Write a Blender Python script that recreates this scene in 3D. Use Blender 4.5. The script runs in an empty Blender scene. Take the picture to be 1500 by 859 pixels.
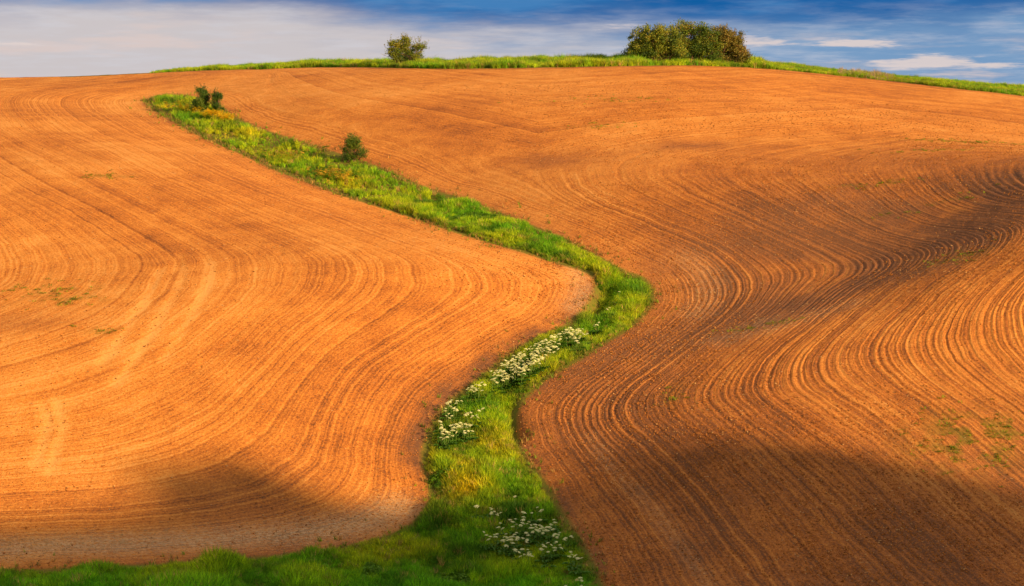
import bpy, bmesh, math, random
import numpy as np
from mathutils import Vector, Matrix
R = math.radians
rng = np.random.default_rng(7)
random.seed(7)
S = bpy.context.scene
COL = S.collection

# ------------------------------------------------------------------ camera
PITCH = -5.07
FPX = 3000.0
W0, H0 = 1500.0, 859.0
cam_d = bpy.data.cameras.new("camera"); cam = bpy.data.objects.new("camera", cam_d); COL.objects.link(cam)
cam_d.sensor_width = 36; cam_d.lens = 72.0; cam_d.clip_start = 0.1; cam_d.clip_end = 20000
cam.location = (0, 0, 0); cam.rotation_euler = (R(90 + PITCH), 0, 0)
S.camera = cam
# ------------------------------------------------------------------ light
SUN_EL, SUN_AZ = 15.5, 127.0      # azimuth clockwise from +Y (view direction)
SD = np.array([math.sin(R(SUN_AZ)) * math.cos(R(SUN_EL)), math.cos(R(SUN_AZ)) * math.cos(R(SUN_EL)), math.sin(R(SUN_EL))])
sl = bpy.data.lights.new("sun", 'SUN'); so = bpy.data.objects.new("sun", sl); COL.objects.link(so)
sl.energy = 5.0; sl.angle = R(0.53); sl.color = (1.0, 0.74, 0.42)
so.rotation_euler = Vector(-SD).to_track_quat('-Z', 'Y').to_euler()
S.view_settings.view_transform = 'Standard'; S.view_settings.look = 'None'
S.view_settings.exposure = 0.56; S.view_settings.gamma = 1.0
S.view_settings.use_curve_mapping = False


class NT:
    """small node-tree helper"""
    def __init__(s, nt): s.t = nt; s.n = nt.nodes; s.l = nt.links
    def node(s, typ, ins=None, **kw):
        nd = s.n.new(typ)
        for k, v in kw.items(): setattr(nd, k, v)
        for k, v in (ins or {}).items():
            if isinstance(v, bpy.types.NodeSocket): s.l.new(v, nd.inputs[k])
            else: nd.inputs[k].default_value = v
        return nd
    def math(s, op, a, b=0.0, c=0.0, clamp=False):
        nd = s.node('ShaderNodeMath', {0: a, 1: b, 2: c}, operation=op); nd.use_clamp = clamp
        return nd.outputs[0]
    def mix(s, f, a, b, mode='MIX'):
        nd = s.node('ShaderNodeMix', data_type='RGBA', blend_type=mode)
        for k, v in ((0, f), (6, a), (7, b)):
            if isinstance(v, bpy.types.NodeSocket): s.l.new(v, nd.inputs[k])
            else: nd.inputs[k].default_value = v
        return nd.outputs[2]
    def sstep(s, x, lo, hi):
        nd = s.node('ShaderNodeMapRange', {0: x, 1: lo, 2: hi, 3: 0.0, 4: 1.0}, interpolation_type='SMOOTHSTEP')
        return nd.outputs[0]
    def noise(s, vec, scale, detail=4.0, rough=0.55, dim='3D', w=None):
        nd = s.node('ShaderNodeTexNoise', noise_dimensions=dim)
        nd.inputs['Scale'].default_value = scale; nd.inputs['Detail'].default_value = detail
        nd.inputs['Roughness'].default_value = rough
        if dim != '1D': s.l.new(vec, nd.inputs['Vector'])
        if w is not None: s.l.new(w, nd.inputs['W'])
        return nd.outputs['Fac']


def build_world():
    w = bpy.data.worlds.new("World"); S.world = w; w.use_nodes = True
    t = NT(w.node_tree); w.node_tree.nodes.clear()
    sky = t.node('ShaderNodeTexSky', sky_type='NISHITA')
    sky.sun_disc = False; sky.sun_elevation = R(SUN_EL); sky.sun_rotation = R(SUN_AZ)
    sky.altitude = 800; sky.air_density = 1.0; sky.dust_density = 0.6; sky.ozone_density = 2.0
    tc = t.node('ShaderNodeTexCoord')
    d = t.node('ShaderNodeVectorMath', {0: tc.outputs['Generated']}, operation='NORMALIZE').outputs[0]
    sp = t.node('ShaderNodeSeparateXYZ', {0: d})
    z = t.math('MAXIMUM', sp.outputs[2], 0.0)
    # long thin streaks of cloud: coordinates stretched flat
    zs = t.math('MULTIPLY', t.math('LOGARITHM', t.math('ADD', t.math('MULTIPLY', z, 30.0), 1.0), math.e), 0.5)
    cv = t.node('ShaderNodeCombineXYZ', {0: sp.outputs[0], 1: sp.outputs[1], 2: zs}).outputs[0]
    return t, sky, sp, z, cv, w


t, sky, sp, z, cv, w = build_world()
ax = sp.outputs[0]
shift = lambda o: t.node('ShaderNodeVectorMath', {0: cv, 1: o}, operation='ADD').outputs[0]
n1 = t.noise(shift((0.3, 0, 0.1)), 9.0, 7, 0.6)
n2 = t.noise(shift((3.3, 1.2, 0.9)), 4.0, 4, 0.5)
n3 = t.noise(shift((7.3, 2.1, 4.4)), 13.0, 7, 0.58)
wisp = t.noise(t.node('ShaderNodeMapping', {0: shift((1.3, 4.1, 2.4)), 3: (1.0, 1.0, 1.25)}).outputs[0], 30.0, 8, 0.62)
c5 = lambda n, k: t.math('MULTIPLY', t.math('SUBTRACT', n, 0.5), k)
z36 = t.math('MULTIPLY', z, 36.0)
elev = t.math('ADD', t.math('ADD', z36, c5(n2, 1.9)), c5(n1, 1.5))
# a pale veil low over the hill, deep blue above it, more blue to the right
veil = t.math('SUBTRACT', 1.0, t.sstep(elev, 1.2, 2.35))
nish = t.node('ShaderNodeVectorMath', {0: sky.outputs[0], 1: (0.10, 0.10, 0.10)}, operation='MULTIPLY').outputs[0]
blue = t.mix(t.sstep(n1, 0.42, 0.68), (0.004, 0.11, 0.36, 1), (0.06, 0.22, 0.50, 1))
mid = (0.19, 0.34, 0.56, 1)
pale = (0.62, 0.57, 0.58, 1)
side = t.math('ADD', t.math('MULTIPLY', ax, 3.4), t.math('ADD', t.math('MULTIPLY', z36, 0.35), c5(n1, 1.3)))
veilcol = t.mix(t.sstep(side, 0.15, 1.0), pale, mid)
skyc = t.mix(veil, blue, veilcol)
sk = t.math('MULTIPLY', t.sstep(n3, 0.50, 0.64), t.math('SUBTRACT', 1.0, t.sstep(elev, 1.0, 1.7)))
skyc = t.mix(t.math('MULTIPLY', sk, 0.7), skyc, (0.74, 0.60, 0.56, 1))
# higher up, out of view: physical sky, broken thin cloud added to fill the shade
hc = t.sstep(t.math('ADD', n2, c5(n1, 0.5)), 0.36, 0.62)
high = t.mix(t.math('MULTIPLY', hc, 0.8), nish, (1.15, 1.06, 1.0, 1))
skyc = t.mix(t.math('MULTIPLY', t.sstep(wisp, 0.42, 0.75), t.math('ADD', 0.10, t.math('MULTIPLY', veil, 0.35))), skyc, (0.66, 0.66, 0.72, 1))
# small lit cloud banks low over the crest
puff = None
for (pu, pv, su, sv, k) in ((1090, 62, 55, 7, 1.0), (1245, 66, 48, 7, 1.1), (1350, 90, 62, 8, 1.2), (1430, 97, 60, 5, .6), (1275, 97, 50, 6, .7), (905, 42, 55, 7, .5), (70, 68, 60, 6, .5), (30, 30, 50, 6, .3)):
    vv = 429.5 - pv; dz = math.sin(R(PITCH) + math.atan(vv / FPX)); dx_ = (pu - 750) / FPX
    ex = t.math('DIVIDE', t.math('SUBTRACT', ax, dx_), su / FPX); ez = t.math('DIVIDE', t.math('SUBTRACT', z, dz), sv / FPX)
    q = t.math('ADD', t.math('MULTIPLY', ex, ex), t.math('MULTIPLY', ez, ez))
    g = t.math('MULTIPLY', t.math('EXPONENT', t.math('MULTIPLY', q, -0.8)), k)
    puff = g if puff is None else t.math('ADD', puff, g)
pm = t.sstep(t.math('ADD', puff, c5(wisp, 3.2)), 0.38, 0.95)
skyc = t.mix(t.math('MULTIPLY', pm, t.math('MULTIPLY', t.sstep(puff, 0.05, 0.4), 0.85)), skyc, (0.78, 0.66, 0.62, 1))
full = t.mix(t.sstep(z, 0.07, 0.22), skyc, high)
SKYMUL = 0.66
fm = t.node('ShaderNodeVectorMath', {0: full, 1: (10 * SKYMUL,) * 3}, operation='MULTIPLY').outputs[0]
bg = t.node('ShaderNodeBackground', {'Color': fm, 'Strength': 0.1})
wo = t.node('ShaderNodeOutputWorld', {0: bg.outputs[0]})

# ------------------------------------------------------------------ numeric terrain
cp, sp_ = math.cos(R(PITCH)), math.sin(R(PITCH))


def rays(u, v):
    """direction of the sight line through photo point (u,v), per metre forward (world Y)"""
    a = (np.asarray(u, float) - W0 / 2) / FPX; b = -(np.asarray(v, float) - H0 / 2) / FPX
    y = cp - b * sp_; zz = sp_ + b * cp
    return a / y, zz / y


def catmull(P, n=6):
    P = np.asarray(P, float); Q = np.vstack([2 * P[0] - P[1], P, 2 * P[-1] - P[-2]])
    out = []
    for i in range(1, len(Q) - 2):
        for k in range(n):
            s = k / n; a, b, c, d = Q[i - 1:i + 3]
            out.append(0.5 * (2 * b + (c - a) * s + (2 * a - 5 * b + 4 * c - d) * s * s + (3 * b - a - 3 * c + d) * s ** 3))
    out.append(P[-1]); return np.array(out)


def poly_dist(X, Y, P):
    """distance from points to polyline P"""
    best = np.full(X.shape, 1e9)
    for (x0, y0), (x1, y1) in zip(P[:-1], P[1:]):
        dx, dy = x1 - x0, y1 - y0; L = dx * dx + dy * dy + 1e-12
        s = np.clip(((X - x0) * dx + (Y - y0) * dy) / L, 0, 1)
        best = np.minimum(best, (X - x0 - s * dx) ** 2 + (Y - y0 - s * dy) ** 2)
    return np.sqrt(best)


def inside(X, Y, P):
    r = np.zeros(X.shape, bool); n = len(P)
    for i in range(n):
        x0, y0 = P[i]; x1, y1 = P[(i + 1) % n]
        if y0 == y1: continue
        r ^= ((y0 > Y) != (y1 > Y)) & (X < (x1 - x0) * (Y - y0) / (y1 - y0) + x0)
    return r


def fbm(x, y, scale, seed=0, oct=4):
    """cheap smooth value noise, about -1..1"""
    out = np.zeros(np.shape(x)); amp = 1.0; tot = 0
    for o in range(oct):
        r = np.random.default_rng(seed * 31 + o); T = r.random((256, 256)) * 2 - 1
        X = np.asarray(x) / scale * 2 ** o + 17.3 * o; Y = np.asarray(y) / scale * 2 ** o + 5.1 * o
        i = np.floor(X).astype(int); j = np.floor(Y).astype(int); fx = X - i; fy = Y - j
        fx = fx * fx * fx * (fx * (fx * 6 - 15) + 10); fy = fy * fy * fy * (fy * (fy * 6 - 15) + 10)
        a = T[i & 255, j & 255]; b = T[(i + 1) & 255, j & 255]; c = T[i & 255, (j + 1) & 255]; d = T[(i + 1) & 255, (j + 1) & 255]
        out += amp * ((a * (1 - fx) + b * fx) * (1 - fy) + (c * (1 - fx) + d * fx) * fy); tot += amp; amp *= 0.5
    return out / tot * 1.6


# outlines read from the photograph (photo pixels), left and right margin of the grassed draw
EL = [(213, 147), (222, 157), (262, 181), (300, 201), (350, 223), (400, 247), (450, 266), (500, 285), (560, 304), (620, 323), (680, 344), (740, 361), (790, 376), (828, 388), (856, 396), (873, 408), (875, 425),
      (868, 444), (850, 463), (828, 480), (796, 494), (760, 513), (730, 536), (698, 561), (668, 585), (650, 605), (636, 630), (625, 655), (624, 680), (630, 702), (634, 722), (631, 742), (615, 763), (588, 780), (540, 796), (480, 807), (400, 817), (300, 825), (150, 833), (0, 840), (-200, 850), (-420, 860)]
ER = [(213, 147), (232, 141), (262, 140), (290, 146), (330, 165), (370, 186), (430, 206), (480, 222), (530, 238), (580, 257), (620, 276), (680, 293), (730, 313), (790, 337), (840, 359), (880, 380), (915, 399), (940, 407), (953, 424),
      (954, 442), (940, 462), (915, 484), (880, 505), (840, 531), (800, 553), (775, 575), (758, 596), (752, 615), (752, 636), (758, 655), (767, 672), (785, 695), (801, 718), (815, 745), (832, 772), (850, 800), (866, 830), (878, 859), (900, 910)]
GULLY = [(905, 420), (890, 445), (872, 470), (869, 492), (862, 508), (800, 530), (764, 556), (748, 574), (741, 600), (745, 622), (756, 640)]
SWALE = [(1700, 270), (1500, 345), (1400, 375), (1300, 410), (1200, 455), (1100, 495), (1000, 545), (900, 595), (800, 640)]
EDGE = [(300, 100.5), (450, 99), (560, 99.5), (640, 101), (750, 100), (900, 97.5), (1010, 96), (1110, 100), (1200, 108), (1300, 118.5), (1400, 130), (1500, 141), (1700, 166)]
SKYL = np.array([(-400, 118), (-200, 116), (0, 114), (110, 112), (220, 107), (300, 101), (450, 95), (560, 91.5), (700, 88), (850, 85.5), (915, 85), (1000, 87), (1090, 92), (1200, 102), (1300, 113), (1400, 120), (1500, 127), (1700, 142), (1900, 150)], float)

KY = np.array([-400, -200, -60, 0, 8, 20, 40, 60, 76, 86, 95, 105, 120, 140, 160, 180, 200, 215, 230, 250, 300, 400, 600, 1000, 4000], float)
KZ = np.array([-30, -16, -4, -1.8, -4.2, -8.6, -15.8, -20.8, -23.4, -23.7, -22.3, -19.3, -14.3, -8.3, -3.4, 0.4, 3.1, 4.5, 5.3, 5.0, 0.5, -12, -22, -26, -30], float)
_yy = np.arange(-400, 4000, 1.0); _zz = np.interp(_yy, KY, KZ)
_k = np.hanning(17); _k /= _k.sum()
_zs = np.convolve(np.pad(_zz, 8, 'edge'), _k, 'valid'); _zs[(_yy > -4) & (_yy < 4)] = _zz[(_yy > -4) & (_yy < 4)]


def zbase(y): return np.interp(y, _yy, _zs)


def gauss(X, Y, cx, cy, sx, sy, rot=0.0):
    c, s = math.cos(rot), math.sin(rot); dx, dy = X - cx, Y - cy
    a = (dx * c + dy * s) / sx; b = (-dx * s + dy * c) / sy
    return np.exp(-(a * a + b * b))


DX = 0.5
GX = np.arange(-95, 95.01, DX); GY = np.arange(70, 300.01, DX)
XX, YY = np.meshgrid(GX, GY, indexing='ij')


def bil(T, x, y):
    fx = np.clip((np.asarray(x) - GX[0]) / DX, 0, len(GX) - 1.001); fy = np.clip((np.asarray(y) - GY[0]) / DX, 0, len(GY) - 1.001)
    i = fx.astype(int); j = fy.astype(int); fx -= i; fy -= j
    return (T[i, j] * (1 - fx) + T[i + 1, j] * fx) * (1 - fy) + (T[i, j + 1] * (1 - fx) + T[i + 1, j + 1] * fx) * fy


def bsp(T, x, y):
    """uniform cubic B-spline lookup: smooth everywhere"""
    fx = np.clip((x - GX[0]) / DX, 1, len(GX) - 3.001); fy = np.clip((y - GY[0]) / DX, 1, len(GY) - 3.001)
    i = fx.astype(int); j = fy.astype(int); fx = fx - i; fy = fy - j
    def wts(f): return ((1 - f) ** 3 / 6, (3 * f ** 3 - 6 * f ** 2 + 4) / 6, (-3 * f ** 3 + 3 * f ** 2 + 3 * f + 1) / 6, f ** 3 / 6)
    wx, wy = wts(fx), wts(fy); out = 0
    for a in range(4):
        for b in range(4): out = out + wx[a] * wy[b] * T[i + a - 1, j + b - 1]
    return out


def unproject(u, v, H, off=0.0, ymin=84.0, ymax=262.0):
    """where the sight line through photo point (u,v) meets the ground raised by off"""
    u = np.atleast_1d(np.asarray(u, float)); v = np.atleast_1d(np.asarray(v, float))
    kx, kz = rays(u, v); ys = np.arange(ymin, ymax, 0.25)
    X = kx[:, None] * ys[None]; Z = kz[:, None] * ys[None]
    dlt = bil(H, X, np.broadcast_to(ys, X.shape)) + off - Z
    hit = dlt > 0; k = np.argmax(hit, 1); ok = hit.any(1)
    k2 = np.argmax(dlt, 1); k = np.where(ok, k, k2)
    k0 = np.maximum(k - 1, 0); idx = np.arange(len(u)); d1 = dlt[idx, k]; d0 = dlt[idx, k0]
    f = np.where(ok & (k > 0), -d0 / (d1 - d0 + 1e-9), 1.0); y = ys[k0] + f * 0.25
    return np.stack([kx * y, y], 1)


def tile(P, H): return catmull(unproject(P[:, 0], P[:, 1], H), 5)


def nodeAt(u, v, H): return unproject([u], [v], H)[0]


# relief drawn as broad rises and hollows: (photo u, v, length m, width m, turn deg, height m)
RELIEF = [
    (1700, 372, 17, 19, 0, 6.0),       # shoulder rising beyond the right margin
    (380, 470, 26, 12, 20, 1.6),       # round flank of the left field
    (60, 300, 22, 18, 0, 0.8),
    (1040, 300, 20, 16, -25, 0.9),
    (1330, 480, 30, 9, 20, 1.25),       # spur below the right hollow
    (1250, 620, 26, 14, 10, 1.0),
    (1150, 400, 22, 7, 22, -1.1),      # right hollow
    (1420, 330, 16, 8, 25, -0.8),
    (900, 225, 20, 8, 5, -0.5),
    (1250, 180, 26, 12, 0, 0.6),
    (330, 745, 14, 6, 0, -0.6),
]
H = zbase(YY) + 0 * XX
cols_u = np.linspace(-400, 1900, 240)
base0 = H.copy()
for it in range(6):
    PL = tile(np.array(EL, float), H); PR = tile(np.array(ER, float), H)
    poly = np.vstack([PL[::-1], PR[1:]])
    poly_closed = np.vstack([poly, [(PR[-1][0] + 2, 74)], [(-60, 74)], poly[:1]])
    mid_line = catmull(unproject([215, 300, 400, 500, 600, 700, 800, 870, 905, 900, 840, 760, 700, 690, 700, 730, 740],
                                 [147, 175, 222, 258, 292, 325, 358, 392, 425, 455, 500, 550, 610, 680, 760, 859, 930], H), 5)
    dm = poly_dist(XX, YY, mid_line); sw = tile(np.array(SWALE, float), H); dw = poly_dist(XX, YY, sw)
    gl = tile(np.array(GULLY, float), H); dg = poly_dist(XX, YY, gl)
    if it == 0:
        anchors = [unproject([a[0]], [a[1]], H)[0] for a in RELIEF]
    Hn = base0.copy()
    Hn -= 1.5 * np.exp(-(dm / 9.0) ** 2) * (0.35 + 0.65 * np.clip((215 - YY) / 50, 0, 1))
    Hn -= 1.0 * np.exp(-(dw / 7.5) ** 2)
    for a, (ax_, ay_) in zip(RELIEF, anchors): Hn += a[5] * gauss(XX, YY, ax_, ay_, a[2], a[3], R(a[4]))
    Hn += 0.35 * fbm(XX, YY, 45, 3, 2) + 0.08 * fbm(XX, YY, 13, 5, 2)
    # skyline: lift or lower the crest so that it stands where the photograph has it
    kx, kz = rays(cols_u, np.interp(cols_u, SKYL[:, 0], SKYL[:, 1]))
    ys = np.arange(150, 270, 1.0)
    tan = bil(Hn, kx[:, None] * ys, np.broadcast_to(ys, (len(kx), len(ys)))) / ys
    wgt = np.clip((ys - 118) / 85, 0, 1); wgt = wgt * wgt * (3 - 2 * wgt)
    dl = np.zeros(len(kx))
    for q in range(8): dl += kz - (tan + dl[:, None] * wgt).max(1)
    az = XX / YY; wg = np.clip((YY - 118) / 85, 0, 1); wg = wg * wg * (3 - 2 * wg)
    Hn += YY * wg * np.interp(az, kx, dl)
    # dry gully cut inside the grass
    Hn -= 0.75 * np.exp(-(dg / 0.45) ** 2)
    H = Hn
ins = inside(XX, YY, poly_closed)
bd = poly_dist(XX, YY, poly)
DS = np.where(ins, -bd, bd)                       # signed distance to the margin of the draw
left_hill_edge = unproject([300], [101], H)[0]
ED = catmull(np.vstack([[(-95, 250), (-70, 238), (-50, 227)], unproject([p[0] for p in EDGE[1:]], [p[1] for p in EDGE[1:]], H, ymax=232)]), 5)
_ey = np.interp(XX, ED[:, 0], ED[:, 1])


def blur(T, s):
    r = int(3 * s / DX); k = np.exp(-0.5 * (np.arange(-r, r + 1) * DX / s) ** 2); k /= k.sum()
    for ax_i in (0, 1):
        pad = [(0, 0), (0, 0)]; pad[ax_i] = (r, r)
        Tp = np.pad(T, pad, mode='reflect', reflect_type='odd'); T = sum(k[q] * np.take(Tp, np.arange(q, q + T.shape[ax_i]), axis=ax_i) for q in range(2 * r + 1))
    return T


def _ss(x, a, b):
    q = np.clip((x - a) / (b - a), 0, 1); return q * q * (3 - 2 * q)


# rows follow the margin, their bends rounding off with distance as a wide drill has to turn
B1, B2, B3 = blur(DS, 1.6), blur(DS, 4.0), blur(DS, 7.5)
DROW = DS + (B1 - DS) * _ss(DS, 0.8, 4); DROW = DROW + (B2 - DROW) * _ss(DS, 3, 11); DROW = DROW + (B3 - DROW) * _ss(DS, 9, 26)
DE = np.where(YY > _ey, -1, 1) * poly_dist(XX, YY, ED)      # distance below the ridge grass (negative inside it)

# knoll beyond the right margin of the picture, whose shadow lies over the foreground
sh = SD[:2] / np.linalg.norm(SD[:2]); perp = np.array([-sh[1], sh[0]])
if perp[1] < 0: perp = -perp
TAN = math.tan(R(SUN_EL))
# silhouette: t across the light, reach = how far (x) the shadow gets
# shadow border read from the photograph, lit ground lies above/right of it
SHB = [(1500, 735), (1400, 705), (1330, 682), (1250, 662), (1150, 648), (1050, 645), (980, 650), (900, 668), (840, 700), (760, 735), (690, 742), (600, 748), (500, 742), (440, 715), (390, 688), (330, 660), (320, 672), (300, 690), (250, 690), (195, 662), (215, 700), (225, 735), (180, 755), (90, 765), (0, 768), (-150, 780)]


def outer(x, y):
    """the wider country: rolling hills to the horizon"""
    r = np.hypot(x, y)
    h = zbase(y)
    az = np.arctan2(x, y)
    side = np.clip((np.abs(az) - R(20)) / R(25), 0, 1); side = side * side * (3 - 2 * side)
    roll = -14 + 11 * fbm(x, y, 210, 11, 3) + 9 * fbm(x, y, 900, 12, 2)
    nearw = np.clip((r - 10) / 60, 0, 1); nearw = nearw * nearw * (3 - 2 * nearw)
    h = h * (1 - side * nearw) + roll * side * nearw
    far = np.clip((r - 300) / 500, 0, 1)
    cap = np.where(y > 0, np.clip(-10 + 0.004 * r, -60, 12), 40)
    low = -24 + 8 * fbm(x, y, 400, 14, 3)
    h = h * (1 - far) + np.minimum(low, cap) * far
    return h


def height(x, y, full=False):
    x = np.asarray(x, float); y = np.asarray(y, float)
    ho = outer(x, y)
    m = np.minimum(np.minimum((x - GX[0]), (GX[-1] - x)) / 22, np.minimum((y - GY[0]) / 12, (GY[-1] - y) / 35))
    m = np.clip(m, 0, 1); m = m * m * (3 - 2 * m)
    hi = bsp(H, x, y)
    h = ho * (1 - m) + hi * m
    return h + knoll(x, y, h)


KN = dict(on=False)


def knoll(x, y, h):
    if not KN['on']: return 0.0
    tt = x * perp[0] + y * perp[1]; ss = x * sh[0] + y * sh[1]
    out = 0.0
    for k in KN['list']:
        top = np.interp(tt, k['t'], k['z']); w_ = np.exp(-((ss - k['s']) / k['w']) ** 2)
        out = np.maximum(out, np.maximum(top - h, 0) * w_)
    return out


KN['list'] = []
SHB2 = [(1080, 352), (1150, 318), (1230, 285), (1310, 262), (1400, 236), (1500, 212), (1650, 190)]
for pts_, s_, w2, lo, hi in ((SHB, 205.0, 30.0, ((-90, -14), (-40, -1)), ((5, -9), (12, -30), (40, -90))),):
    pb = unproject([p[0] for p in pts_], [p[1] for p in pts_], H); zb = bil(H, pb[:, 0], pb[:, 1])
    tb = pb @ perp; sb = pb @ sh; topz = zb + (s_ - sb) * TAN; o_ = np.argsort(tb)
    tq = np.arange(tb.min(), tb.max(), 0.75); zq = np.interp(tq, tb[o_], topz[o_])
    print('hill', tq[0], tq[-1], zq.min(), zq.max())
    KN['list'].append(dict(s=s_, w=w2, t=np.concatenate([[tq[0] + q[0] for q in lo], tq, [tq[-1] + q[0] for q in hi]]), z=np.concatenate([[zq[0] + q[1] for q in lo], zq, [zq[-1] + q[1] for q in hi]])))
KN['on'] = True

# ------------------------------------------------------------------ materials
def new_mat(name):
    m = bpy.data.materials.new(name); m.use_nodes = True; m.node_tree.nodes.clear()
    return m, NT(m.node_tree)


def finish(t, col, rough=0.9, normal=None, spec=0.2, trans=None, tcol=None):
    ins_ = {'Base Color': col, 'Roughness': rough, 'Specular IOR Level': spec}
    if normal is not None: ins_['Normal'] = normal
    p = t.node('ShaderNodeBsdfPrincipled', ins_)
    out = p.outputs[0]
    if trans:
        tr = t.node('ShaderNodeBsdfTranslucent', {'Color': tcol if tcol is not None else col})
        out = t.node('ShaderNodeMixShader', {0: trans, 1: out, 2: tr.outputs[0]}).outputs[0]
    t.node('ShaderNodeOutputMaterial', {0: out})


def soil_mat():
    m, t = new_mat("tilled_soil")
    geo = t.node('ShaderNodeNewGeometry'); P = geo.outputs['Position']
    at = lambda n: t.node('ShaderNodeAttribute', attribute_name=n)
    row = at('row').outputs['Fac']; amp = at('amp').outputs['Fac']; damp_shade = at('damp_shade').outputs['Fac']
    green = at('green').outputs['Fac']; track = at('track').outputs['Fac']; straw = at('straw').outputs['Fac']; lines = at('lines').outputs['Fac']
    # soil: lighter dry crust, redder and darker damp earth and painted shade
    warp = t.noise(P, 0.5, 3, 0.6)
    rw = t.math('ADD', row, t.math('MULTIPLY', t.math('SUBTRACT', warp, 0.5), 0.35))
    s1 = t.noise(None, 0.45, 5, 0.65, '1D', rw)         # broad bands, one pass of the drill
    s2 = t.noise(None, 2.6, 3, 0.6, '1D', rw)           # single rows
    big = t.noise(P, 0.05, 4, 0.6)
    med = t.noise(P, 0.45, 5, 0.65)
    fine = t.noise(P, 7.0, 5, 0.75)
    grit = t.noise(P, 22.0, 3, 0.7)
    f = t.math('MULTIPLY', t.math('SUBTRACT', s1, 0.5), 0.85)
    f = t.math('ADD', f, t.math('MULTIPLY', t.math('SUBTRACT', s2, 0.5), t.math('ADD', 0.45, t.math('MULTIPLY', amp, 0.5))))
    s3 = t.noise(None, 6.5, 2, 0.6, '1D', rw)
    f = t.math('ADD', f, t.math('MULTIPLY', t.math('SUBTRACT', s3, 0.5), 0.75))
    f = t.math('MULTIPLY', f, lines)
    f = t.math('ADD', f, t.math('MULTIPLY', t.math('SUBTRACT', big, 0.5), 1.2))
    f = t.math('ADD', f, t.math('MULTIPLY', t.math('SUBTRACT', med, 0.5), 0.75))
    f = t.math('ADD', f, t.math('MULTIPLY', t.math('SUBTRACT', fine, 0.5), 1.7))
    f = t.math('ADD', f, t.math('MULTIPLY', t.math('SUBTRACT', grit, 0.5), 1.1))
    f = t.math('ADD', t.math('ADD', f, 0.56), t.math('MULTIPLY', track, 0.35))
    f = t.math('SUBTRACT', f, t.math('MULTIPLY', damp_shade, 0.45), clamp=True)
    ramp = t.node('ShaderNodeValToRGB', {0: f}); cr = ramp.color_ramp
    cr.elements[0].position = 0.0; cr.elements[0].color = (0.15, 0.042, 0.010, 1)
    cr.elements[1].position = 1.0; cr.elements[1].color = (0.84, 0.35, 0.075, 1)
    e = cr.elements.new(0.35); e.color = (0.50, 0.135, 0.016, 1)
    e = cr.elements.new(0.68); e.color = (0.72, 0.240, 0.030, 1)
    col = t.mix(t.math('MULTIPLY', damp_shade, 0.55), ramp.outputs[0], (0.20, 0.085, 0.038, 1))
    # chopped straw lying on the headland
    sn = t.noise(t.node('ShaderNodeMapping', {0: P, 3: (3.0, 9.0, 9.0)}).outputs[0], 1.6, 4, 0.8)
    col = t.mix(t.math('MULTIPLY', t.sstep(sn, 0.32, 0.72), straw, clamp=True), col, (0.80, 0.58, 0.30, 1))
    # thin green between the rows and the thatch under the tall grass
    gn = t.noise(P, 3.0, 4, 0.7)
    gcol = t.mix(gn, (0.24, 0.13, 0.022, 1), (0.11, 0.17, 0.012, 1))
    col = t.mix(green, col, gcol)
    # relief: ridges of the rows, clods, crumbs
    rid = t.math('SINE', t.math('MULTIPLY', rw, 2 * math.pi / 0.21))
    hh = t.math('MULTIPLY', t.math('MULTIPLY', rid, amp), 0.008)
    hh = t.math('ADD', hh, t.math('MULTIPLY', t.math('MULTIPLY', t.math('SUBTRACT', s2, 0.5), amp), 0.10))
    hh = t.math('ADD', hh, t.math('MULTIPLY', t.noise(P, 5.0, 5, 0.75), 0.10))
    hh = t.math('ADD', hh, t.math('MULTIPLY', grit, 0.03))
    b = t.node('ShaderNodeBump', {'Height': hh, 'Strength': 0.75, 'Distance': 1.0})
    finish(t, col, 0.95, b.outputs[0], 0.08)
    return m


def grass_mat(name="grass_blades"):
    m, t = new_mat(name)
    tint = t.node('ShaderNodeAttribute', attribute_name='tint', attribute_type='INSTANCER').outputs['Color']
    rnd = t.node('ShaderNodeAttribute', attribute_name='rnd').outputs['Fac']
    col = t.mix(1.0, tint, t.mix(rnd, (0.40, 0.52, 0.5, 1), (1.9, 1.5, 1.3, 1)), 'MULTIPLY')
    finish(t, col, 0.6, None, 0.25, 0.42)
    return m


def leaf_mat(name, ramp_cols, trans=0.3):
    m, t = new_mat(name)
    rnd = t.node('ShaderNodeAttribute', attribute_name='rnd').outputs['Fac']
    ramp = t.node('ShaderNodeValToRGB', {0: rnd}); cr = ramp.color_ramp
    n = len(ramp_cols)
    cr.elements[0].color = (*ramp_cols[0], 1); cr.elements[1].color = (*ramp_cols[-1], 1)
    for i in range(1, n - 1): cr.elements.new(i / (n - 1)).color = (*ramp_cols[i], 1)
    finish(t, ramp.outputs[0], 0.55, None, 0.3, trans)
    return m


def plain_mat(name, c, var=0.25, scale=20, rough=0.8, trans=None):
    m, t = new_mat(name)
    geo = t.node('ShaderNodeTexCoord').outputs['Object']
    n = t.noise(geo, scale, 4, 0.6)
    col = t.mix(n, tuple(x * (1 - var) for x in c) + (1,), tuple(min(1, x * (1 + var)) for x in c) + (1,))
    finish(t, col, rough, None, 0.2, trans)
    return m


SOIL = soil_mat(); GRASS = grass_mat()


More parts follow.
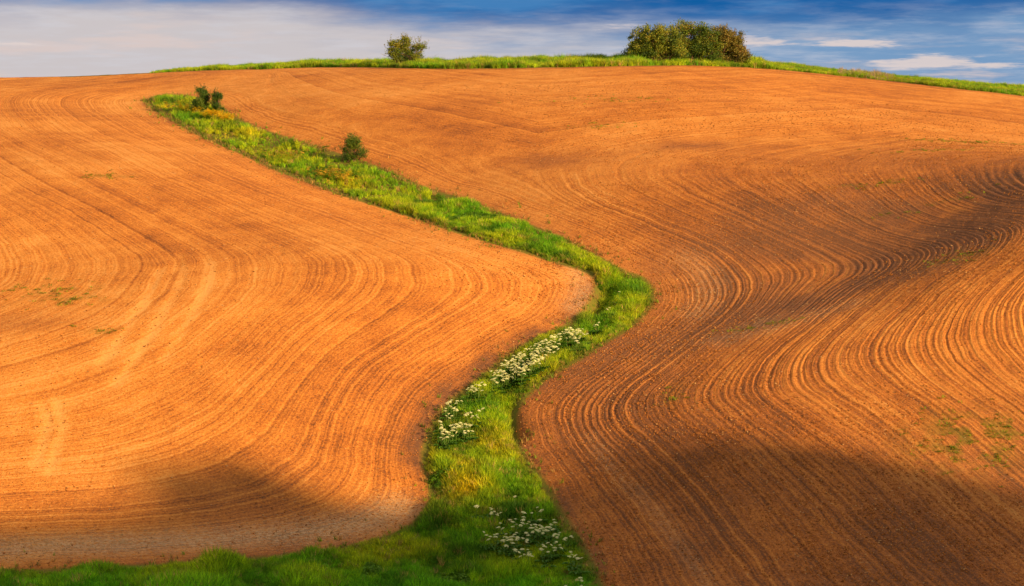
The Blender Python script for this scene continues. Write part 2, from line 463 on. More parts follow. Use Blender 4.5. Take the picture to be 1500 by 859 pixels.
def mesh_from(name, V, F, mat=None, attrs=None, smooth=False):
    """V (n,3) array; F list/array of polygons, all of one size, or a list of arrays"""
    me = bpy.data.meshes.new(name)
    Fs = F if isinstance(F, list) else [F]
    Fs = [np.asarray(f, np.int32) for f in Fs if len(f)]
    me.vertices.add(len(V)); me.vertices.foreach_set('co', np.asarray(V, np.float32).ravel())
    loops = np.concatenate([f.ravel() for f in Fs]); sizes = np.concatenate([np.full(len(f), f.shape[1], np.int32) for f in Fs])
    me.loops.add(len(loops)); me.loops.foreach_set('vertex_index', loops)
    me.polygons.add(len(sizes)); st = np.concatenate([[0], np.cumsum(sizes)[:-1]]).astype(np.int32)
    me.polygons.foreach_set('loop_start', st); me.polygons.foreach_set('loop_total', sizes)
    me.update(calc_edges=True)
    me.polygons.foreach_set('use_smooth', np.full(len(sizes), smooth))
    for k, a in (attrs or {}).items():
        a = np.asarray(a, np.float32)
        if a.ndim == 1: me.attributes.new(k, 'FLOAT', 'POINT').data.foreach_set('value', a)
        else: me.attributes.new(k, 'FLOAT_VECTOR', 'POINT').data.foreach_set('vector', a.ravel())
    if mat: me.materials.append(mat)
    return me


def link(name, me, parent=None, loc=None, label=None, cat=None, group=None, kind=None):
    o = bpy.data.objects.new(name, me); COL.objects.link(o)
    if parent: o.parent = parent
    if loc is not None: o.location = loc
    for k, v in (('label', label), ('category', cat), ('group', group), ('kind', kind)):
        if v: o[k] = v
    return o


# ------------------------------------------------------------------ the ground, one sheet
azs = np.concatenate([np.linspace(-180, -40, 36, endpoint=False), np.linspace(-40, -16, 40, endpoint=False), np.linspace(-16, 16, 860, endpoint=False),
                      np.linspace(16, 40, 40, endpoint=False), np.linspace(40, 86, 30, endpoint=False), np.linspace(86, 114, 130, endpoint=False), np.linspace(114, 180, 20, endpoint=False)])
rs = np.concatenate([[0.6, 1.2, 2.5, 4, 6, 9], np.arange(12, 88, 2.0), 88 * (245 / 88.) ** (np.linspace(0, 1, 1000) ** 1.0),
                     np.arange(246, 300, 2.0), np.geomspace(302, 9000, 60)])
A, RR = np.meshgrid(np.radians(azs), rs, indexing='ij')
gx = (RR * np.sin(A)).ravel(); gy = (RR * np.cos(A)).ravel()
gz = height(gx, gy)
inT = (gx > GX[0] + 1) & (gx < GX[-1] - 1) & (gy > GY[0] + 1) & (gy < GY[-1] - 1)


def fld(T, x, y, default):
    out = np.full(np.shape(x), float(default)); m = (x > GX[0] + 1) & (x < GX[-1] - 1) & (y > GY[0] + 1) & (y < GY[-1] - 1)
    out[m] = bsp(T, x[m], y[m]); return out


def sst(x, a, b):
    q = np.clip((np.asarray(x, float) - a) / (b - a), 0, 1); return q * q * (3 - 2 * q)


ds = fld(DS, gx, gy, 60); drw = fld(DROW, gx, gy, 60); de = fld(DE, gx, gy, 60)
# tillage follows the margin of the draw; near the crest it follows the ridge
k_ = 20.0; 
qa, qb = unproject([1230, 790], [243, 236], H)
ca, cb = [float(bsp(DROW, np.array([q[0]]), np.array([q[1]]))[0] - bsp(DE, np.array([q[0]]), np.array([q[1]]))[0]) for q in (qa, qb)]
print('crease offsets', ca, cb)
dr = np.maximum(de, -20) + np.clip(cb + (ca - cb) * (gx - qb[0]) / (qa[0] - qb[0]), min(ca, cb) - 4, max(ca, cb) + 6) + 1.3 * np.maximum(qb[0] - gx, 0)
ylow = float(unproject([1150], [560], H)[0][1])
L1 = catmull(unproject([960, 1060, 1200, 1340, 1490, 1600], [432, 412, 392, 374, 340, 310], H), 4); L2 = catmull(unproject([765, 900, 1040, 1180, 1400, 1600], [620, 592, 562, 532, 490, 450], H), 4)
drw = drw - 3.4 * sst(ds, 1.5, 16) * (np.exp(-(poly_dist(gx, gy, L1) / 5.0) ** 2) - 0.8 * np.exp(-(poly_dist(gx, gy, L2) / 6.0) ** 2)) * (gx > -2)
drw = drw - 0.30 * np.log1p(np.exp(np.clip((ylow - gy) / 2.5, -30, 30))) * 2.5 * np.clip(ds / 20, 0, 1.6) * (gx > -2)
hh_ = np.clip(0.5 + 0.5 * (dr - drw) / k_, 0, 1)
side_r = np.where(inT, 1, 0)
smin = dr * (1 - hh_) + drw * hh_ - k_ * hh_ * (1 - hh_)
row = smin + 0.25 * fbm(gx, gy, 14, 21, 2) + 0.05 * fbm(gx, gy, 2.5, 22, 2)
# which side of the draw
u_img = gx / np.maximum(gy, 1)
cl = np.interp(gy, np.sort(mid_line[:, 1]), mid_line[np.argsort(mid_line[:, 1]), 0])
sideR = sst(gx - cl, -2, 2)
soilmask = sst(ds, 0.05, 0.45) * sst(de, 0.0, 0.5)
field_amp = (0.16 + 0.84 * sideR) * sst(ds, 0.3, 3.0) * (0.75 + 0.5 * fbm(gx, gy, 22, 31, 3))
# rows are deepest in and below the right hollow
dpt = unproject([1330, 1150, 1100], [400, 560, 400], H)
for (cx_, cy_) in dpt: field_amp += 0.5 * gauss(gx, gy, cx_, cy_, 16, 12) * sideR
field_amp *= 1 - 0.78 * sst(gy - 0.35 * np.maximum(gx, 0), 138, 156)
turn = np.exp(-((dr - drw) / 9.0) ** 2) * sst(gy, 136, 146) * (ds > 0)
lines = 1 - .7 * turn
field_amp = np.clip(field_amp * (1 - .75 * turn), 0.08, 1.5) * sst(245 - gy, 0, 40) * sst(60 - np.abs(gx), 0, 10)
PER = 0.37
rn = np.random.default_rng(5).random(4096)
kk = np.floor(row / PER).astype(int)
per_row = (0.5 + 0.7 * rn[kk & 4095]) * (0.75 + 0.5 * rn[(np.floor(row / 5.4).astype(int) * 7) & 4095])
prof = np.cos(row * 2 * math.pi / PER)
gz = gz + soilmask * field_amp * per_row * 0.019 * prof
passk = np.exp(-((np.mod(row, 5.4) - 2.7) / 0.22) ** 2)
gz -= soilmask * 0.03 * passk
gz += 0.02 * fbm(gx, gy, 0.9, 41, 3) * sst(260 - gy, 0, 20) * inT

# wheel tracks of the tractor on the left field
TRK = [[(262, 372), (266, 395), (262, 415), (250, 440), (232, 470), (215, 500), (195, 530), (170, 560)],
       [(300, 378), (308, 395), (306, 412), (294, 440), (276, 470), (262, 495), (240, 525)],
       [(232, 395), (225, 415), (212, 440), (190, 475), (170, 505), (150, 530)],
       [(60, 592), (70, 620), (62, 650), (52, 680)], [(80, 585), (92, 620), (85, 650), (74, 690)],
       [(950, 0), ] * 2]
track = np.zeros(len(gx))
sub = np.where((ds > 0) & inT & (gx < 2) & (gy < 175))[0]
for T_ in TRK[:-1]:
    Pq = catmull(unproject([p[0] for p in T_], [p[1] for p in T_], H), 3)
    for off_ in (0,):
        dq = poly_dist(gx[sub], gy[sub], Pq)
        track[sub] = np.maximum(track[sub], np.exp(-(dq / 0.36) ** 2) * 0.85)
gz -= 0.04 * track
gz[ds < -0.2] += 0.0
damp_shade = np.zeros(len(gx))
for (u, v, a, b, r_, k) in [(1250, 350, 14, 7, 20, .55), (1400, 330, 12, 6, 20, .5), (1330, 300, 14, 8, 20, .35), (1130, 400, 9, 6, 20, .35), (1060, 470, 10, 3, 20, .3), (1150, 455, 16, 2.0, 22, .6), (1300, 410, 16, 1.8, 22, .7), (1430, 250, 14, 4, 15, .3), (1250, 760, 24, 12, 0, .35), (820, 235, 6, 2.5, 10, .35), (960, 215, 7, 2, 8, .35),  # darker soil patches; in the right hollow they also paint the slope's shade
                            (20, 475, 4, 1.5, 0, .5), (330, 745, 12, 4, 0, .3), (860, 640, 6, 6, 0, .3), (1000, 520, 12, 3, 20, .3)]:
    c = unproject([u], [v], H)[0]; damp_shade += k * gauss(gx, gy, c[0], c[1], a, b, R(r_))
damp_shade *= np.clip(0.9 + 0.7 * fbm(gx, gy, 7, 51, 4), 0, 2)
damp_shade += 0.55 * np.exp(-((ds - 0.3) / 0.6) ** 2) * (0.5 + 0.5 * fbm(gx, gy, 3, 52, 3))
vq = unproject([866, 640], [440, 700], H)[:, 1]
damp_shade += 1.0 * np.exp(-((ds - 0.2) / 1.25) ** 2) * (1 - sideR) * sst(gy, vq[1] - 1, vq[1] + 3) * (1 - sst(gy, vq[0] - 2, vq[0] + 4)) * (0.8 + 0.5 * fbm(gx, gy, 1.5, 53, 3))  # shade of the bank plants painted into the soil beside the left margin
damp_shade += 0.5 * np.exp(-((de - .5) / 1.1) ** 2) * np.clip(.8 + .6 * fbm(gx, gy, 3, 55, 3), 0, 1)
damp_shade += sideR * 0.26 * sst(176 - gy, 0, 40)
damp_shade = np.clip(damp_shade, 0, 1)
straw = np.zeros(len(gx))
SP_ = [[(0, 805), (200, 797), (400, 785), (520, 768), (585, 745)], [(845, 395), (852, 425), (840, 450)], [(1010, 380), (1040, 415), (1020, 460)], [(865, 640), (900, 690), (960, 750), (1040, 859)], [(1120, 470), (1060, 500), (1250, 445)]]
wd = [1.2, 0.9, 1.2, 0.5, 1.0]; st_ = [0.7, 0.4, 0.2, 0.14, 0.15]
sub = np.where((ds > 0) & inT & (gy < 160))[0]
for T_, w_, k in zip(SP_, wd, st_):
    Pq = catmull(unproject([p[0] for p in T_], [p[1] for p in T_], H), 3)
    straw[sub] += k * np.exp(-(poly_dist(gx[sub], gy[sub], Pq) / w_) ** 2)
straw = np.clip(straw + 0.06, 0, 1)
green = np.clip((1 - soilmask) + 0, 0, 1) * 0.95
WEED = [((60, 424), 4.0, 1.0, .6), ((105, 440), 2.4, .8, .7), ((150, 485), 1.0, .5, .5), ((153, 258), 2.2, .8, .5), ((1425, 635), 3.2, 2.0, .9), ((1400, 668), 2.5, 1.5, .8), ((1490, 632), 2.0, .8, .8),
        ((1425, 208), 6, 1.0, .6), ((1370, 220), 4, 1.0, .5), ((1410, 375), 2.0, 1.0, .6), ((1350, 305), 4, .6, .4), ((1085, 482), 2.0, .5, .5), ((1130, 475), 2.0, .5, .4), ((880, 145), 5, 1.2, .3), ((880, 185), 3, .8, .3), ((1280, 270), 3, .7, .5), ((990, 580), 1.0, 1.6, .3)]
weed_xy = []
for (uv, a, b, k) in WEED:
    c = unproject([uv[0]], [uv[1]], H)[0]; weed_xy.append(c)
    green += 0.55 * k * gauss(gx, gy, c[0], c[1], a, b) * np.clip(0.5 + 1.2 * fbm(gx, gy, 0.8, 61, 3), 0, 1)
green = np.clip(green, 0, 1)
fargreen = sst(-de, 0, 1.0)
green = np.maximum(green, np.where(gy > 60, fargreen, 0))
green = np.maximum(green, np.where(~inT, sst(0.25 + fbm(gx, gy, 260, 71, 2), 0.0, 0.3), 0))
green[(ds < 0)] = np.maximum(green[(ds < 0)], 0.95)
nA, nR = A.shape
idx = np.arange(nA * nR).reshape(nA, nR)
i0 = idx; i1 = np.roll(idx, -1, 0)
Q = np.stack([i0[:, :-1], i0[:, 1:], i1[:, 1:], i1[:, :-1]], -1).reshape(-1, 4)[:, ::-1]
V = np.stack([gx, gy, gz], 1); V = np.vstack([V, [[0, 0, -1.8]]]); cN = len(V) - 1
T3 = np.stack([i1[:, 0], i0[:, 0], np.full(nA, cN)], -1)[:, ::-1]
ap = lambda a: np.append(a, a[0])
ground = link('ground', mesh_from('ground', V, [Q, T3], SOIL, dict(row=ap(row), amp=ap(field_amp * soilmask), damp_shade=ap(damp_shade), green=ap(green), track=ap(track), straw=ap(straw), lines=ap(lines)), True), kind='structure')
_n = ground.data.polygons[5000].normal
print('ground faces', len(ground.data.polygons), 'normal z', _n.z)


def gh(x, y):
    return height(np.atleast_1d(np.asarray(x, float)), np.atleast_1d(np.asarray(y, float)))


# ------------------------------------------------------------------ prototypes for ground cover
def blade_tuft(name, n, rad, h0, h1, wid, lean, mat, seed, seg=3):
    r = np.random.default_rng(seed); V = []; F3 = []; F4 = []; rn_ = []
    for i in range(n):
        a = r.uniform(0, 2 * math.pi); q = rad * math.sqrt(r.random()); bx, by = q * math.cos(a), q * math.sin(a)
        h = r.uniform(h0, h1); wd_ = wid * r.uniform(0.7, 1.3); d = r.uniform(0, 2 * math.pi); ln = lean * h * r.uniform(0.3, 1.3)
        dx, dy = math.cos(d), math.sin(d); o = r.uniform(0, 2 * math.pi); px, py = math.cos(o) * wd_ / 2, math.sin(o) * wd_ / 2
        c = r.random(); b0 = len(V)
        for k in range(seg):
            s = k / seg; wv = 1 - 0.45 * s; cx = bx + dx * ln * s * s; cy = by + dy * ln * s * s; cz = h * s * (1 - 0.12 * s)
            V += [(cx - px * wv, cy - py * wv, cz), (cx + px * wv, cy + py * wv, cz)]; rn_ += [c, c]
            if k: F4.append((b0 + 2 * k - 2, b0 + 2 * k - 1, b0 + 2 * k + 1, b0 + 2 * k))
        V.append((bx + dx * ln, by + dy * ln, h * 0.88)); rn_.append(c)
        F3.append((b0 + 2 * seg - 2, b0 + 2 * seg - 1, b0 + 2 * seg))
    return bpy.data.objects.new(name, mesh_from(name, np.array(V), [np.array(F4), np.array(F3)], mat, dict(rnd=np.array(rn_))))


def broad_tuft(name, n, rad, h, lw, mat, seed):
    r = np.random.default_rng(seed); V = []; F = []; rn_ = []
    for i in range(n):
        a = r.uniform(0, 2 * math.pi); q = rad * r.random() ** .6; zc = h * r.uniform(.15, 1) * (1 - .4 * (q / rad) ** 2)
        c = np.array([q * math.cos(a), q * math.sin(a), zc]); e1 = np.array([math.cos(a), math.sin(a), r.uniform(-.5, .4)]); e1 /= np.linalg.norm(e1)
        e2 = np.cross(e1, [0, 0, 1]); e2 /= np.linalg.norm(e2); L = lw * r.uniform(.7, 1.4); b0 = len(V); nrm = np.cross(e2, e1)
        V += [c - e1 * L * .5, c + e2 * L * .3 + nrm * L * .08, c + e1 * L * .6 - nrm * L * .1, c - e2 * L * .3 + nrm * L * .08]; F.append((b0, b0 + 1, b0 + 2, b0 + 3)); rn_ += [r.random()] * 4
    return bpy.data.objects.new(name, mesh_from(name, np.array(V), np.array(F), mat, dict(rnd=np.array(rn_))))


def lump(name, mat, seed, sx=1, sy=1, sz=.7):
    bm = bmesh.new(); bmesh.ops.create_icosphere(bm, subdivisions=1, radius=0.5); r = random.Random(seed)
    for v in bm.verts:
        v.co = Vector((v.co.x * sx, v.co.y * sy, v.co.z * sz)) * r.uniform(.7, 1.25)
    me = bpy.data.meshes.new(name); bm.to_mesh(me); bm.free(); me.materials.append(mat)
    return bpy.data.objects.new(name, me)


def scatter(name, pts, protos, scale, tint, kindidx, label=None, cat=None, rot=None, tilt=0.15, mat=None):
    """one object of ground cover: points that carry copies of a few small meshes"""
    n = len(pts); c = bpy.data.collections.new(name + "_kinds")
    for p in protos: c.objects.link(p)
    me = bpy.data.meshes.new(name); me.vertices.add(n); me.vertices.foreach_set('co', np.asarray(pts, np.float32).ravel())
    rr = np.zeros((n, 3)); rr[:, 2] = rng.uniform(0, 2 * math.pi, n); rr[:, 0] = rng.normal(0, tilt, n); rr[:, 1] = rng.normal(0, tilt, n)
    if rot is not None: rr[:, 2] = rot
    me.attributes.new('rotv', 'FLOAT_VECTOR', 'POINT').data.foreach_set('vector', rr.astype(np.float32).ravel())
    sc = np.asarray(scale, np.float32)
    if sc.ndim == 1: sc = np.stack([sc] * 3, 1)
    me.attributes.new('scl', 'FLOAT_VECTOR', 'POINT').data.foreach_set('vector', np.ascontiguousarray(sc, np.float32).ravel())
    tn = np.ones((n, 4), np.float32); tn[:, :3] = tint
    me.attributes.new('tint', 'FLOAT_COLOR', 'POINT').data.foreach_set('color', tn.ravel())
    me.attributes.new('pick', 'INT', 'POINT').data.foreach_set('value', np.asarray(kindidx, np.int32))
    if mat: me.materials.append(mat)
    o = link(name, me, label=label, cat=cat, kind='stuff')
    ng = bpy.data.node_groups.new(name, 'GeometryNodeTree')
    ng.interface.new_socket('Geometry', in_out='INPUT', socket_type='NodeSocketGeometry'); ng.interface.new_socket('Geometry', in_out='OUTPUT', socket_type='NodeSocketGeometry')
    t = NT(ng); gi = t.node('NodeGroupInput'); go = t.node('NodeGroupOutput')
    ci = t.node('GeometryNodeCollectionInfo', {'Collection': c, 'Separate Children': True, 'Reset Children': True})
    na = lambda nm, ty: t.node('GeometryNodeInputNamedAttribute', {'Name': nm}, data_type=ty).outputs[0]
    ip = t.node('GeometryNodeInstanceOnPoints', {'Points': gi.outputs[0], 'Instance': ci.outputs[0], 'Pick Instance': True, 'Instance Index': na('pick', 'INT'), 'Scale': na('scl', 'FLOAT_VECTOR')})
    e2r = t.node('FunctionNodeEulerToRotation', {0: na('rotv', 'FLOAT_VECTOR')}); t.l.new(e2r.outputs[0], ip.inputs['Rotation'])
    t.l.new(ip.outputs[0], go.inputs[0])
    md = o.modifiers.new('scatter', 'NODES'); md.node_group = ng
    return o


tufts = [blade_tuft('a_tuft', 30, .20, .40, .90, .040, .5, GRASS, 1), blade_tuft('b_tuft', 30, .22, .45, 1.1, .036, .35, GRASS, 2),
         blade_tuft('c_tuft', 26, .20, .30, .75, .045, .75, GRASS, 3), broad_tuft('d_tuft', 46, .3, .5, .16, GRASS, 4)]


def tint_for(x, y, px, rr):
    """meadow colours: fresh green, yellow-green, straw yellow"""
    n = len(x)
    g1 = np.array([0.17, 0.42, 0.008]); g2 = np.array([0.44, 0.56, 0.010]); dk = np.array([0.05, 0.17, 0.010]); yl = np.array([0.58, 0.50, 0.012])
    a = np.clip(0.5 + 0.9 * fbm(x, y, 2.4, 81, 3) + rr.normal(0, .28, n), 0, 1)[:, None]; c = g1 * (1 - a) + g2 * a
    b = np.clip(-0.15 + 1.1 * fbm(x, y, 1.7, 82, 3) + rr.normal(0, .2, n), 0, .85)[:, None]; c = c * (1 - b) + dk * b
    yw = np.zeros(n)
    for (u, v, a_, b_, k) in px:
        q = unproject([u], [v], H, 0.4)[0]; yw += k * gauss(x, y, q[0], q[1], a_, b_)
    yw = np.clip(yw * np.clip(.75 + .8 * fbm(x, y, 1.2, 83, 3), 0, 1.3), 0, 1)[:, None]
    c = c * (1 - yw) + yl * yw
    low = sst(-(y - 0.12 * x), -101, -93)[:, None] * .75  # brighter green painted into the shaded foreground grass to lift its shade
    c = c * (1 - low) + np.array([.17, .62, .012]) * low
    straw_ = (rr.random((n, 1)) < .05); c = np.where(straw_, np.array([.50, .36, .10]), c)
    return c * rr.uniform(.65, 1.45, (n, 1))


# grass of the draw
N = 150000
x = rng.uniform(-48, 18, N); y = rng.uniform(86, 215, N)
y = 86 + (y - 86)
d_ = fld(DS, x, y, 9); dgq = fld(dg, x, y, 9)
edge_j = 0.25 * fbm(x, y, 1.1, 91, 3)
dens = np.where(y < 125, 1.0, np.where(y < 160, .85, .7))
keep = (d_ < -0.12 + edge_j - np.interp(y, [130, 150], [0, .35])) & (rng.random(N) < dens) & (dgq > .22) & (np.abs(x / y) < .27)
# add a second throw over the near part
N2 = 230000; x2 = rng.uniform(-34, 12, N2); y2 = rng.uniform(86, 150, N2); d2 = fld(DS, x2, y2, 9); dg2 = fld(dg, x2, y2, 9)
k2 = (d2 < -0.12 + 0.25 * fbm(x2, y2, 1.1, 91, 3)) & (dg2 > .22) & (np.abs(x2 / y2) < .27)
x3 = rng.uniform(-58, 22, 60000); y3 = rng.uniform(74, 112, 60000); d3 = fld(DS, x3, y3, 9)
k3 = (d3 < -.12) & ((y3 < 87) | (x3 / y3 < -.27))
x = np.concatenate([x[keep], x2[k2], x3[k3]]); y = np.concatenate([y[keep], y2[k2], y3[k3]]); d_ = np.concatenate([d_[keep], d2[k2], d3[k3]])
zt = gh(x, y) - 0.03; n = len(x); print('draw tufts', n)
hs = np.clip(0.82 + 0.45 * fbm(x, y, 2.0, 92, 3), .35, 1.5) * np.clip(0.45 + (-d_) / 1.2, .4, 1) * rng.uniform(.75, 1.2, n)
hs *= np.interp(y, [95, 110, 135, 160], [.85, .95, .85, .62])
bkp = unproject([722, 750, 790, 815, 850, 866, 690, 655, 650, 680], [548, 532, 510, 498, 488, 490, 568, 597, 630, 628], H, .7)
bkd = poly_dist(x, y, bkp[:6]); bkd = np.minimum(bkd, np.sqrt(((x[:, None] - bkp[6:, 0]) ** 2 + (y[:, None] - bkp[6:, 1]) ** 2).min(1)))
lwp = unproject([770, 800, 745, 820], [778, 785, 785, 798], H, .8)
bkd = np.minimum(bkd, np.sqrt(((x[:, None] - lwp[:, 0]) ** 2 + (y[:, None] - lwp[:, 1]) ** 2).min(1)))
hs *= 1 - .5 * np.exp(-(bkd / 1.1) ** 2)
YEL = [(665, 690, 1.7, 3.0, .5), (690, 712, 2.0, 2.4, .45), (720, 640, 1.3, 1.4, .5), (745, 650, 1.2, 1.0, .45), (330, 190, 5, 4, .55), (420, 225, 6, 4, .4), (250, 152, 3, 4, .5), (500, 265, 5, 2.5, .35), (860, 430, .8, 2.5, .8), (870, 405, 1.2, 1.5, .6), (560, 800, 3, 1, .3), (300, 835, 6, 1.2, .3)]
tn = tint_for(x, y, YEL, rng)
edge_y = np.exp(-((d_ + .15) / .35) ** 2)[:, None] * .55 * rng.random((n, 1)); tn = tn * (1 - edge_y) + np.array([.40, .27, .05]) * edge_y
pk = rng.choice(4, n, p=[.36, .32, .26, .06]); pk[(fbm(x, y, 2.5, 93, 2) > .85)] = 3; tn[pk == 3] = np.array([.16, .34, .012]) * rng.uniform(.7, 1.2, ((pk == 3).sum(), 1))
scatter('meadow_grass', np.stack([x, y, zt], 1), tufts, hs, tn, pk, 'tall green and yellow grass filling the winding draw between two brown fields', 'grass')
# ragged margin: short dry and green stragglers creeping out over the bare soil
N = 160000
x = rng.uniform(-40, 30, N); y = rng.uniform(87, 205, N); d_ = fld(DS, x, y, 9)
m = (d_ > -.5) & (rng.random(N) < np.exp(-np.maximum(d_, 0) / .42) * np.clip(.75 + 1.1 * fbm(x, y, 1.6, 97, 3), 0, 1)) & (d_ < 2.2) & (np.abs(x / y) < .27)
x, y, d_ = x[m], y[m], d_[m]; n = len(x); print('margin', n)
tn = np.where(rng.random((n, 1)) < .55, np.array([.48, .31, .08]), np.array([.20, .34, .012])) * rng.uniform(.5, 1.3, (n, 1))
scatter('margin_grass', np.stack([x, y, gh(x, y) - .02], 1), [blade_tuft('g_tuft', 12, .12, .12, .36, .03, .9, GRASS, 17), blade_tuft('h_tuft', 10, .10, .10, .5, .024, .5, GRASS, 18)], rng.uniform(.4, 1.1, n), tn, rng.choice(2, n), 'short ragged dry and green stragglers along both margins of the grassy draw', 'grass')

# grass along the crest
N = 60000
x = rng.uniform(-62, 75, N); de0 = -rng.uniform(0, 1, N) ** 1.2 * 16
ex = np.interp(x, ED[:, 0], ED[:, 1]); y = ex - de0
m = (np.abs(x / y) < .29) & (x / y > -.176 + .012 * rng.random(len(x)))
x, y = x[m], y[m]; dq = fld(DE, x, y, -20); m = dq < -0.1 + .4 * fbm(x, y, 1.5, 94, 3)
x, y, dq = x[m], y[m], dq[m]; n = len(x); uq = 750 + 3000 * x / y
hs = np.interp(uq, [200, 300, 450, 560, 900, 1090, 1130, 1200, 1300, 1500], [.4, .45, .65, .65, .75, .75, .55, .5, .5, .5]) * rng.uniform(.7, 1.25, n) * np.clip(.9 + .4 * fbm(x, y, 3, 95, 3), .4, 1.5)
tall = (np.abs(uq - 1265) < 40) & (rng.random(n) < .10); hs[tall] *= 1.5
hs[(np.abs(uq - 1104) < 9)] *= 1.35
tn = tint_for(x, y, [], rng)
yk = (np.interp(uq, [200, 700, 1000, 1110, 1200, 1330, 1400, 1500], [.1, .45, .2, .5, .4, .75, .7, .6]) * rng.random(n) * np.clip(.7 + .8 * fbm(x, y, 5, 96, 3), 0, 1.3))[:, None]
yk = np.where((-dq[:, None] > 5.5) & (uq[:, None] > 1300), 0, yk)
tn = tn * (1 - yk) + np.array([.40, .32, .03]) * yk; tn[tall] = (.42, .32, .17)
scatter('ridge_grass', np.stack([x, y, gh(x, y) - .03], 1), tufts, hs, tn, rng.choice(3, n), 'band of green and yellow grass along the top of the hill', 'grass')
# ------------------------------------------------------------------ small cover on the fields
SOILLUMP, _t = new_mat("clod_soil")
_tn = _t.node('ShaderNodeAttribute', attribute_name='tint', attribute_type='INSTANCER').outputs['Color']
finish(_t, _tn, 0.95, None, 0.08)
clods = [lump('a_clod', SOILLUMP, 1), lump('b_clod', SOILLUMP, 2, 1.3, .8, .6), lump('c_clod', SOILLUMP, 3, 1, 1, .9)]
N = 520000
y = 88 * (190 / 88.) ** rng.random(N); x = y * rng.uniform(-.262, .262, N)
ds_ = fld(DS, x, y, -1); kcl = np.interp(x, [-8, 6], [.09, 1.0]) * np.clip(.55 + .8 * fbm(x, y, 9, 101, 3), .1, 1) * np.interp(y, [88, 130, 190], [1, .7, .35])
m = (ds_ > .15) & (rng.random(N) < kcl); x, y, ds_ = x[m], y[m], ds_[m]; n = len(x); print('clods', n)
sz = .018 + .05 * rng.random(n) ** 3
c0 = np.array([.36, .125, .024]) * rng.uniform(.6, 1.5, (n, 1)); lt = rng.random((n, 1)) < .05; c0 = np.where(lt, np.array([.58, .30, .10]), c0)
scatter('soil_clods', np.stack([x, y, gh(x, y) + sz * .2 - .0], 1), clods, sz * 1.6, c0, rng.choice(3, n), 'loose brown clods of dry earth strewn over the tilled field', 'soil clods', tilt=.5)

# chopped straw on the headlands
STRAW, _t = new_mat("pale_straw")
finish(_t, _t.node('ShaderNodeAttribute', attribute_name='tint', attribute_type='INSTANCER').outputs['Color'], 0.7, None, 0.2, 0.2)


def stalk(name, L, w_):
    V = [(-L / 2, -w_, 0), (L / 2, -w_, .01), (L / 2, w_, .01), (-L / 2, w_, 0), (-L / 2, 0, w_ * 1.5), (L / 2, 0, w_ * 1.5 + .01)]
    return bpy.data.objects.new(name, mesh_from(name, np.array(V), [np.array([(0, 1, 5, 4), (2, 3, 4, 5)]), np.array([(1, 2, 5), (3, 0, 4)])], STRAW))


N = 300000
x = rng.uniform(-32, 32, N); y = 88 * (165 / 88.) ** rng.random(N); ds_ = fld(DS, x, y, -1)
ws = np.full(N, .012)
for T_, w_, k in zip(SP_, wd, st_):
    Pq = catmull(unproject([p[0] for p in T_], [p[1] for p in T_], H), 3); ws += .75 * k * np.exp(-(poly_dist(x, y, Pq) / w_) ** 2)
m = (ds_ > .1) & (rng.random(N) < ws) & (np.abs(x / y) < .262); x, y = x[m], y[m]; n = len(x); print('straw', n)
tn = np.array([.62, .38, .15]) * rng.uniform(.7, 1.25, (n, 1))
sc = np.stack([rng.uniform(.5, 1.6, n), rng.uniform(.8, 1.4, n), np.ones(n)], 1)
scatter('straw_residue', np.stack([x, y, gh(x, y) + .02], 1), [stalk('a_stalk', .14, .008), stalk('b_stalk', .08, .011)], sc, tn, rng.choice(2, n), 'pale chopped straw scattered along the field margin and between rows', 'straw', tilt=.12)

# volunteer weeds, patch by patch
WL = ['faint green weeds at the left edge of the near field above the dark rut', 'small bright green weed patch just right of the left edge weeds', 'tiny weed patch alone on the left field below the wheel tracks',
      'faint weeds high on the left field below the head of the draw', 'largest green weed patch, upper part, on the shaded lower right slope', 'lower part of the large weed patch on the lower right slope',
      'dark green weeds at the right edge beside the large weed patch', 'thin line of green weeds near the right edge below the crest', 'thin short weeds left of the weed line near the right edge',
      'green weeds in the bottom of the right hollow where rows turn', 'sparse weeds on the slope above the right hollow', 'tiny weeds in the dark furrow band of the right hollow', 'sprig of weeds just right of the dark furrow band',
      'faint green flecks on the middle of the far field under the crest', 'faint green flecks lower on the far field', 'small yellow green weeds on the far slope above the swirl of rows', 'sparse green specks among the curved rows right of the draw']
weedp = [blade_tuft('e_tuft', 12, .13, .06, .18, .03, .8, GRASS, 9), broad_tuft('f_tuft', 14, .14, .10, .09, GRASS, 10)]
for (uv, a_, b_, k), c, lab in zip(WEED, weed_xy, WL):
    n = int(26 * a_ * b_ * k) + 10
    x = c[0] + rng.normal(0, a_ * .55, n); y = c[1] + rng.normal(0, b_ * .8, n)
    m = (fbm(x, y, .8, 61, 3) > -.25); x, y = x[m], y[m]; n = len(x)
    protos = [bpy.data.objects.new(p.name, p.data) for p in weedp]
    scatter('weeds', np.stack([x, y, gh(x, y) - .01], 1), protos, rng.uniform(.5, 1.3, n), np.array([.22, .30, .012]) * rng.uniform(.6, 1.2, (n, 1)), rng.choice(2, n), lab, 'weeds')

# yellow flowers near the head of the draw
PET, _t = new_mat("yellow_petals")
finish(_t, _t.node('ShaderNodeAttribute', attribute_name='tint', attribute_type='INSTANCER').outputs['Color'], 0.6, None, 0.2, 0.3)


